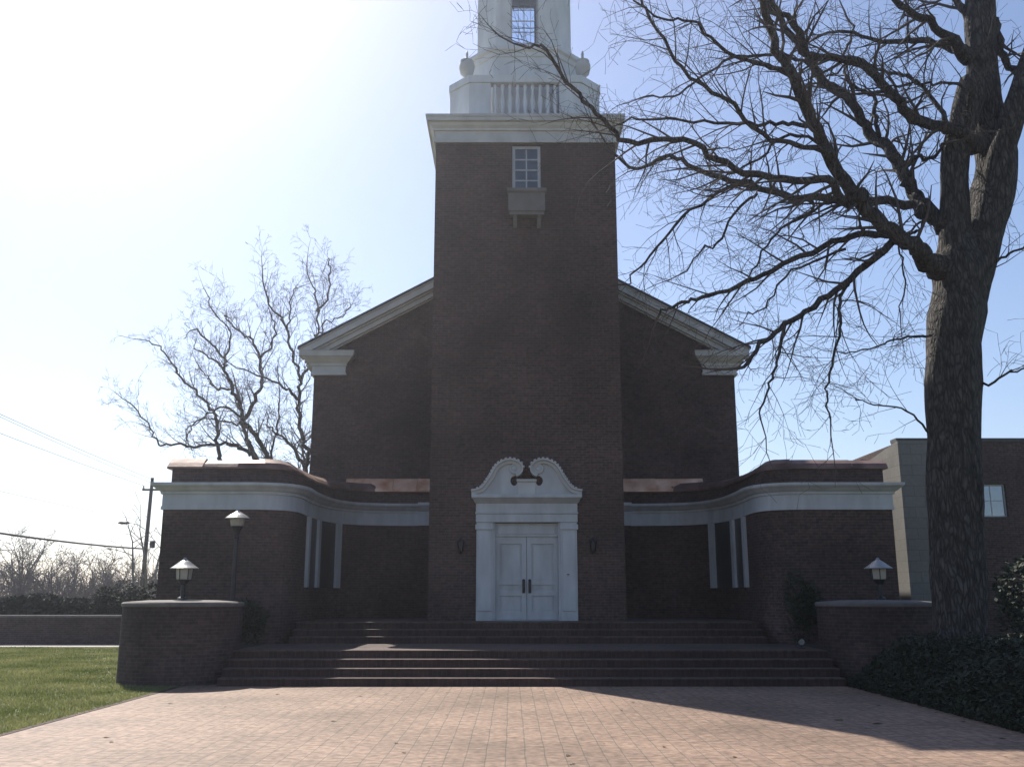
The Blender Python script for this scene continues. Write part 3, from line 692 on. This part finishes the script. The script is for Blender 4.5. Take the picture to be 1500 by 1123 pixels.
TK = 19.0/17.5
def Z8(pts, Y0, Y1):
    Y0, Y1 = Y0*TK, Y1*TK
    # traced limb: image points, spread in depth from Y0 to Y1
    n = len(pts); out = []
    for i, (x, y) in enumerate(pts): out.append(at(840+x/1.755, y/1.755, Y0+(Y1-Y0)*i/(n-1)))
    return out
TYB = 19.0
bt = thing('bare_oak', 'massive bare tree with dark trunk and spreading leafless limbs beside the paving', 'tree', (8.25, TYB, 0))
rt = random.Random(21)
tk = MB()
def trunk(pts, r_px, n=22, Y=TYB, sm=5, amp=.07, Y1=None):
    Y1 = Y if Y1 is None else Y1
    P = [at(x, y, Y+(Y1-Y)*i/(len(pts)-1)) for i,(x, y) in enumerate(pts)]; rr = [r*ppm(p) for r, p in zip(r_px, P)]
    S = smoothpath([tuple(p) for p in P], sm); q = smoothpath([(a,0,0) for a in rr], sm)
    ph = [rt.uniform(0,6) for _ in range(6)]
    jit = lambda i,k: 1 + amp*sin(3*2*pi*k/n + ph[0] + i*.13) + amp*.7*sin(5*2*pi*k/n + ph[1] - i*.2) + amp*.5*sin(8*2*pi*k/n + ph[2] + i*.31) + amp*.5*sin(i*.9+ph[3]) + rt.uniform(-.02,.02)
    tk.tube(S, [a.x for a in q], n, jit=jit); return S, [a.x for a in q]
trunk([(1404,1010),(1405,960),(1405,900),(1403,800),(1400,700),(1397,600),(1399,500),(1405,440),(1406,395),(1402,345)], [42,39,36.5,36,36,36.5,38,36,36,24])
trunk([(1400,440),(1399,380),(1397,300),(1398,230),(1412,170),(1428,120)], [26,24,20,19,20,20], n=18, Y1=17.3*TK)
trunk([(1418,440),(1430,380),(1448,310),(1458,250),(1452,200),(1440,140),(1437,80),(1436,0),(1434,-120),(1440,-260),(1430,-380)], [26,27,29,29,26,22,21,20,17,12,6], n=20, Y1=17.9*TK)
trunk([(1455,300),(1466,230),(1480,180),(1500,120),(1525,40),(1560,-80),(1600,-200)], [22,20,17,15,13,9,5], n=16, Y1=16.6*TK)
obj('trunk', tk, M['bark'], bt, smooth=True)
limbs = [
 ([(950,690),(905,672),(870,650),(800,580),(735,490),(660,390),(600,290),(550,170),(520,100),(470,0),(430,-90)], 25, 7, 17.4, 14.6),
 ([(960,580),(900,530),(870,490),(820,400),(770,330),(700,270),(640,190),(580,110),(520,40),(480,-20)], 19, 6, 17.5, 19.4),
 ([(1035,378),(985,345),(900,300),(820,260),(720,190),(620,130),(570,80),(500,10),(440,-60)], 17, 5, 17.4, 15.8),
 ([(745,500),(720,500),(640,485),(520,450),(400,405),(280,375),(150,345),(60,300),(-20,200),(-70,130),(-120,110)], 12, 3, 16.3, 15.0),
 ([(900,545),(860,522),(700,515),(560,510),(450,480),(330,440),(250,400),(170,420),(100,380)], 13, 3, 17.4, 19.0),
 ([(830,610),(780,600),(690,620),(560,665),(450,720),(330,762),(270,780),(220,800)], 10, 3, 17.2, 17.8),
 ([(850,620),(800,640),(720,710),(620,780),(540,830),(480,890),(430,950)], 11, 4, 17.1, 16.2),
 ([(725,705),(700,745),(680,830),(660,930),(640,1000),(650,1080)], 5, 2, 16.9, 16.6),
 ([(545,830),(520,930),(490,1010),(470,1080)], 4.5, 2, 16.5, 16.0),
 ([(500,490),(400,490),(280,560),(200,650),(135,725)], 5.5, 2, 18.3, 19.2),
 ([(1020,150),(940,80),(870,30),(800,0),(740,-60)], 13, 5, 17.6, 16.0),
 ([(1010,140),(920,90),(830,100),(760,120),(680,80),(620,95)], 9, 2.5, 17.7, 18.9),
 ([(668,400),(600,372),(500,320),(380,250),(280,180),(200,60),(160,0),(110,-60)], 7.5, 2.5, 15.9, 14.8),
 ([(612,318),(540,310),(450,320),(300,325),(180,310),(110,330)], 6, 2, 15.8, 16.8),
 ([(1050,992),(1100,965),(1158,950),(1200,925)], 3.5, 1.5, 17.3, 16.4),
 ([(920,862),(840,872),(760,900),(690,905)], 3.5, 1.2, 17.2, 16.5),
 ([(915,1112),(850,1062),(780,1030),(720,1020)], 3, 1.2, 17.3, 16.8),
 ([(607,512),(605,545),(520,600),(470,680),(435,722)], 4.5, 1.6, 18.2, 17.4),
 ([(470,500),(420,540),(380,610),(330,640),(290,690)], 4, 1.6, 18.4, 19.0),
 ([(560,180),(470,160),(380,120),(300,60),(230,30),(150,-20)], 6, 2, 15.3, 13.9),
 ([(640,190),(560,170),(420,150),(340,190),(260,240),(170,260)], 5, 1.8, 18.6, 19.8),
 ([(785,350),(765,300),(760,270),(700,220),(690,150),(720,80),(690,20)], 6, 2, 18.2, 19.6),
 ([(660,390),(560,340),(470,420),(380,460)], 5, 2, 15.9, 16.9),
 ([(960,340),(930,290),(860,200),(800,180),(720,170),(650,200)], 7, 2, 17.2, 18.6),
 ([(1075,60),(1120,130),(1160,190),(1210,230)], 12, 5, 17.7, 17.0),
 ([(1010,345),(1005,300),(1000,250),(940,200),(860,205),(780,230)], 6, 2, 17.1, 15.6),
 ([(870,490),(850,450),(880,400),(930,395),(945,380)], 8, 3.5, 17.5, 17.3),
 ([(1040,740),(1100,665),(1150,640),(1200,645),(1260,660)], 4, 1.5, 17.5, 16.9),
 ([(1030,60),(960,-10),(880,-70),(760,-120)], 10, 3, 17.8, 18.8),
 ([(700,640),(560,700),(500,780),(450,800)], 3.5, 1.4, 17.4, 16.6),
 ([(860,600),(900,580),(905,560),(870,590),(840,640),(850,720),(840,800)], 4, 1.5, 17.4, 17.0),
]
tw = MB()
for pts, r0, r1, Y0, Y1 in limbs:
    P = Z8(pts, Y0, Y1); P = [p + (Vector((0, rt.gauss(0,.18), 0)) if 0 < i else Vector()) for i, p in enumerate(P)]
    S = smoothpath([tuple(p) for p in P], 5)
    S = [S[0]] + [p + Vector((rt.gauss(0,.025),rt.gauss(0,.03),rt.gauss(0,.025))) for p in S[1:]]
    m_ = len(S); rad = [.63*(r0+(r1-r0)*(i/(m_-1))**.75)*(1+.55*max(0,1-i/4)*(r0 > 6))*ppm(p) for i, p in enumerate(S)]
    lm = MB().tube(S, rad, 10 if r0 > 8 else 7, jit=lambda i,k: 1+rt.uniform(-.09,.09))
    obj('limb', lm, M['bark'], bt, smooth=True)
    side_growth(tw, S, rad, rt, .25, 1.7, .0038, kids=1.05, maxlvl=2, droop=.01 if r0 > 5 else -.015, start=.12, bias=(S[-1]-S[0]).normalized()*.3)
o_ = obj('twigs', tw, M['twig'], bt); o_['kind'] = 'stuff'

def Z3(pts, Y0, Y1):
    n = len(pts); return [at(160+x/3.303, 360+y/3.303, Y0+(Y1-Y0)*i/(n-1)) for i, (x, y) in enumerate(pts)]
def back_tree(label, base, traced, Y, seed):
    t_ = thing('bare_tree', label, 'tree', (base[0], Y, 0), group='bare trees behind the left wing'); rr = random.Random(seed)
    tk_ = MB(); twm = MB()
    for i, (pts, r0, r1, dY) in enumerate(traced):
        P = Z3(pts, Y, Y+dY)
        if i == 0: P = [Vector((base[0], Y, 0)), Vector((base[0], Y, P[0].z*.55))] + P
        S = smoothpath([tuple(p) for p in P], 5); S = [S[0]] + [p + Vector((rr.gauss(0,.05),rr.gauss(0,.08),rr.gauss(0,.05))) for p in S[1:]]
        m_ = len(S); rad = [.78*(r0+(r1-r0)*(k/(m_-1))**.8)*ppm(S[-1]) for k in range(m_)]
        lm = MB().tube(S, rad, 8)
        obj('trunk' if i == 0 else 'limb', lm, M['twig'], t_, smooth=True)
        side_growth(twm, S, rad, rr, .30, 1.75, .007, kids=1.15, maxlvl=3, droop=.05, start=.3 if i == 0 else .1, step=.36, bias=(S[-1]-S[0]).normalized()*.5+Vector((0,0,.35)))
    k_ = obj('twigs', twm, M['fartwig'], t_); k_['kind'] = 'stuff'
    return t_
YA = 46
ba_ = at(160+790/3.303, 360+1060/3.303, YA)
back_tree('spreading bare tree rising behind the left church wing', (ba_.x+.5, 0), [
 ([(785,1060),(770,1030),(720,930),(650,850),(630,760),(600,700),(560,600),(560,560),(500,480),(410,400)], 6.5, 1.6, -1),
 ([(740,1060),(710,1025),(670,930),(645,850),(620,720)], 4.5, 2.5, .6),
 ([(650,840),(710,740),(735,630),(720,520),(680,450),(600,390),(560,330)], 4, 1.2, 1.5),
 ([(720,1040),(690,1010),(620,970),(540,960),(400,970),(340,955),(250,960),(200,880),(100,760)], 4.5, 1.1, -2),
 ([(540,1060),(530,990),(520,860),(500,800),(430,720),(350,640),(310,570),(240,490),(180,460)], 4, 1, 2),
 ([(640,830),(560,780),(480,810),(400,870),(380,940)], 2.6, .9, -1.5),
 ([(600,690),(520,690),(480,640),(440,600)], 2.4, .8, 2), ([(560,600),(480,540),(410,490)], 2.5, .9, -1),
 ([(735,540),(800,450),(795,370),(770,300)], 2.4, .8, 1), ([(640,860),(560,850),(460,840),(360,900)], 2.2, .8, 1.5),
 ([(560,560),(590,440),(520,330),(470,240)], 2.2, .8, .5),
], YA, 31)
bb_ = at(160+955/3.303, 360+1090/3.303, 44)
back_tree('narrower bare tree close against the left side of the church', (bb_.x+.1, 0), [
 ([(948,1085),(950,1060),(960,1000),(930,900),(920,760),(920,640),(880,500),(850,370),(790,310),(740,150)], 6, 1.3, .5),
 ([(910,740),(860,690),(750,640),(600,580)], 3.5, 1, -1), ([(945,1060),(880,970),(810,900),(760,860)], 4, 1.2, 1),
 ([(920,650),(965,590),(1000,500),(1005,420),(1000,250),(985,190),(950,100)], 3, .9, 1.5),
 ([(1005,320),(1060,240),(1070,100),(1050,60)], 2.2, .8, 1), ([(780,1040),(800,920),(820,800),(820,640)], 2.4, .8, 2),
 ([(860,400),(880,300),(900,200)], 2, .8, -1), ([(1000,440),(1060,370),(1130,340),(1180,280)], 1.8, .8, .6),
], 44, 32)

# small tree by the utility pole and the distant row of bare trees
def wild_tree(name, label, loc, h, seed, stems, m, group=None, minr=.012, spread=.35, kids=1.15, maxlvl=3):
    t_ = thing(name, label, 'tree', loc, group=group); rr = random.Random(seed); tkm = MB(); twm = MB()
    for k in range(stems):
        a = 2*pi*k/stems + rr.uniform(-.5,.5); lean = spread*rr.uniform(.3,1.1)
        P = [Vector(loc)]
        d = Vector((cos(a)*lean, sin(a)*lean, 1)).normalized()
        for i in range(6):
            d = (d + Vector((rr.gauss(0,.12),rr.gauss(0,.12),.05))).normalized(); P.append(P[-1] + d*h*.13)
        rad = [h*.016*(1-.11*i) for i in range(7)]
        tkm.tube(P, rad, 6); side_growth(twm, P, rad, rr, h*.055, h*.34, minr, kids=kids, maxlvl=maxlvl-1, droop=.03, start=.18, step=h*.055, bias=Vector((0,0,.35)))
    obj('trunk', tkm, m, t_, smooth=True); k_ = obj('twigs', twm, m, t_); k_['kind'] = 'stuff'
    return t_
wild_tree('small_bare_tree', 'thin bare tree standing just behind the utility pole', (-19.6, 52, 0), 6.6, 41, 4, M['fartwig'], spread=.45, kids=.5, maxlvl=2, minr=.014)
pro = [wild_tree('bare_tree', 'x', (-44 + 2*k, 88+3*k, 0), 7.6, 50+k, 3, M['twig'], group='row of bare trees on the horizon', minr=.02) for k in range(3)]
tags = ['leftmost bare tree of the far row beyond the hedge', 'tallest full-crowned tree of the far row beyond the hedge', 'loose bare tree of the far row, near the left photo edge']
xs = [(-52,90,1.15),(-49,84,1.05),(-46.5,92,1.12),(-44,86,1.1),(-41.5,90,1.0),(-39.8,85,.98),(-37.6,91,.95),(-36,87,.85),(-33.6,90,.72),(-31.6,86,.62),(-29.8,92,.7),(-27.5,88,.62)]
for i, (x, y, s) in enumerate(xs):
    lab = 'bare grey tree in the far row of trees beyond the hedge'
    if i < 3: o = pro[i]; s *= .82; o.location = (x, y, 0); o.scale = (s*1.15,s*1.15,s); o['label'] = lab
    else: o = dup(pro[i % 3], loc=(x, y, 0), rotz=i*1.3, scale=(s*.98, s*.92, s*(.74+.03*(i % 4))), label=lab)
# low thicket under them
th = MB(); r = random.Random(77)
for _ in range(2600):
    x = r.uniform(-60,-24); y = r.uniform(80,96); p = Vector((x,y,0)); d = Vector((r.gauss(0,.3),r.gauss(0,.3),1))
    grow(th, p, d, r.uniform(1.6,4.2), .03, 1, r, .9, .55, .02, .018, 2)
tag(obj('thicket', th, M['twig']), 'grey tangle of bare brush under the far trees', 'brush', kind='stuff')

# ------------------------------------------------------------------ utility pole, street light and wires
ux, uy = -23.1, 60
up = thing('utility_pole', 'tall wooden utility pole with short crossarm left of the church', 'utility pole', (ux, uy, 0))
obj('pole', MB().tube([(ux,uy,-.1),(ux+.02,uy,5),(ux+.08,uy,9.1)], [.14,.125,.1], 12), M['wood'], up, smooth=True)
obj('crossarm', MB().box(ux-.45,ux+.6,uy-.16,uy-.06,8.28,8.4), M['wood'], up)
ins = MB()
for x in (ux-.38, ux+.5): obj('insulator', MB().lathe([(.05,0),(.07,.05),(.03,.1),(.06,.15),(.02,.2)], (x,uy-.11,8.4), n=10), M['lampmetal'], up)
obj('transformer', MB().lathe([(.14,0),(.16,.03),(.16,.38),(.1,.43)], (ux+.45,uy-.1,4.75), n=14), M['iron'], up)
sl_ = thing('street_light', 'cobra head street light on a long thin arm off the utility pole', 'street light', (ux-.15, uy, 6.0))
obj('arm', MB().tube([(ux-.13,uy-.02,5.9),(ux-.6,uy-.1,6.2),(ux-1.1,uy-.2,6.28)], .025, 8), M['lampmetal'], sl_)
hd_ = MB().loft([[(ux-1.05-t_*.7, uy-.2+w_*cos(a), 6.28+h_*sin(a)) for a in [2*pi*k/10 for k in range(10)]] for t_, w_, h_ in ((0,.06,.05),(.2,.14,.09),(.7,.16,.1),(1,.05,.03))])
obj('lamp_head', hd_, M['iron'], sl_, smooth=True)
def wire(label, a, b, sag, r_):
    P = [Vector(a).lerp(Vector(b), k/24) - Vector((0,0,4*sag*(k/24)*(1-k/24))) for k in range(25)]
    tag(obj('overhead_wire', MB().tube(P, r_, 5), M['cable'], loc=a), label, 'wire', group='wires running to the utility pole')
wire('thick black cable sagging to the utility pole, lowest of the wires', (ux-.1,uy-.15,4.7), (-21.8,12,5.6), .55, .05)
wire('thin overhead wire to the top of the utility pole', (ux+.08,uy,9.0), (-20.2,10,10.4), .3, .012)
wire('thin overhead wire to the left end of the crossarm', (ux-.38,uy-.11,8.6), (-20.9,10,9.6), .3, .012)
wire('thin overhead wire to the right end of the crossarm', (ux+.5,uy-.11,8.6), (-19.2,10,10.0), .3, .010)
wire('faint thin wire just above the thick black cable', (ux-.1,uy-.1,6.4), (-21.6,10,7.1), .4, .010)

# ------------------------------------------------------------------ lawn, bed, fallen leaves
gr = MB(); r = random.Random(5)
def blade(x, y, h, w_):
    a = r.uniform(0, pi); dx, dy_ = cos(a)*w_, sin(a)*w_; lx_, ly_ = r.gauss(0,.4)*h, r.gauss(0,.4)*h
    gr.add([(x-dx,y-dy_,0),(x+dx,y+dy_,0),(x+lx_,y+ly_,h)], [(0,1,2)])
cnt = 0
while cnt < 120000:
    y = 11 + 25.4*r.random()**1.25; x = PX0-.10+.09*r.random()**3 - (r.random())*(y*.30+1.5)
    if (x+DX)**2 + (y-DY)**2 < (DR+.02)**2 or (x > -9.15 and y > 22.5): continue
    k = sin(x*1.3+y*.7)*.5+.5
    blade(x, y, r.uniform(.03,.065)*(.75+.5*k), r.uniform(.005,.011)*(1+max(0,y-16)*.05)); cnt += 1
tag(obj('grass', gr, M['grass']), 'short green sunlit lawn left of the paving', 'grass', kind='stuff')
def bedz(x, y):
    t_ = min(1, max(0, (x-6.68)/.9)); e_ = min(1, max(0, (21.0-y)/1.0)); n_ = min(1, max(0,(y-11.0)/1.0))
    return (.95*t_**.6*(.84+.16*sin(x*1.9+y*1.3)) + .10*t_) * min(1,.25+e_) * n_
bm_ = MB(); nx_, ny_ = 28, 34
grid = [(6.78+ (15-6.78)*i/nx_, 11.2+(21.4-11.2)*j/ny_) for j in range(ny_+1) for i in range(nx_+1)]
bm_.add([(x,y,bedz(x,y)*.8-.02) for x,y in grid], [(j*(nx_+1)+i, j*(nx_+1)+i+1, (j+1)*(nx_+1)+i+1, (j+1)*(nx_+1)+i) for j in range(ny_) for i in range(nx_)])
tag(obj('planting_bed', bm_, M['mound'], smooth=True), kind='structure')
iv = MB(); r = random.Random(6)
for _ in range(75000):
    x = 6.64 + r.random()**1.7*8; y = r.uniform(11.2,21.2); z = bedz(x,y)*r.uniform(.75,1.0) + r.uniform(0,.16)
    if (x-8.25)**2+(y-TYB)**2 < .25: continue
    p = Vector((x,y,z)); a = Vector((r.gauss(0,1),r.gauss(0,1),r.gauss(.2,.6))).normalized(); b_ = a.cross(Vector((r.gauss(0,.5),r.gauss(0,.5),1))).normalized(); s = r.uniform(.03,.075)
    iv.add([p-a*s*.6,p+b_*s*.4,p+a*s,p-b_*s*.4],[(0,1,2,3)])
tag(obj('ground_cover', iv, M['ivy']), 'dark evergreen ground cover around the foot of the big tree', 'ground cover', kind='stuff')
lf0 = None
spots = [(5.0,14.9,.09),(4.55,15.3,.1),(.25,12.0,.06),(-6.4,17.6,.06),(-5.6,13.1,.06),(2.2,11.9,.05),(-3.1,15.2,.05),(5.9,17.3,.06),(1.4,16.6,.05),(6.1,13.4,.06),(-1.9,13.0,.05),(3.4,18.0,.05),(-4.9,19.2,.05)] + [(r.uniform(-7.1,6.5), r.uniform(11,20.7), r.uniform(.025,.055)) for _ in range(22)] + [(6.55-.5*r.random()**2, r.uniform(12,20.5), r.uniform(.03,.055)) for _ in range(14)]
for i, (x, y, s) in enumerate(spots):
    if i == 0:
        m_ = MB().add([(x-s,y,.012),(x-.3*s,y-.5*s,.03),(x+s,y,.014),(x-.2*s,y+.55*s,.022)], [(0,1,2),(0,2,3)])
        lf0 = obj('fallen_leaf', m_, M['dead'], loc=(x,y,.0075)); tag(lf0, 'dry brown leaf lying on the brick paving', 'leaf', group='dry leaves on the paving')
    else: dup(lf0, loc=(x,y,.0075), rotz=i*2.1, scale=(s/.09,)*3)
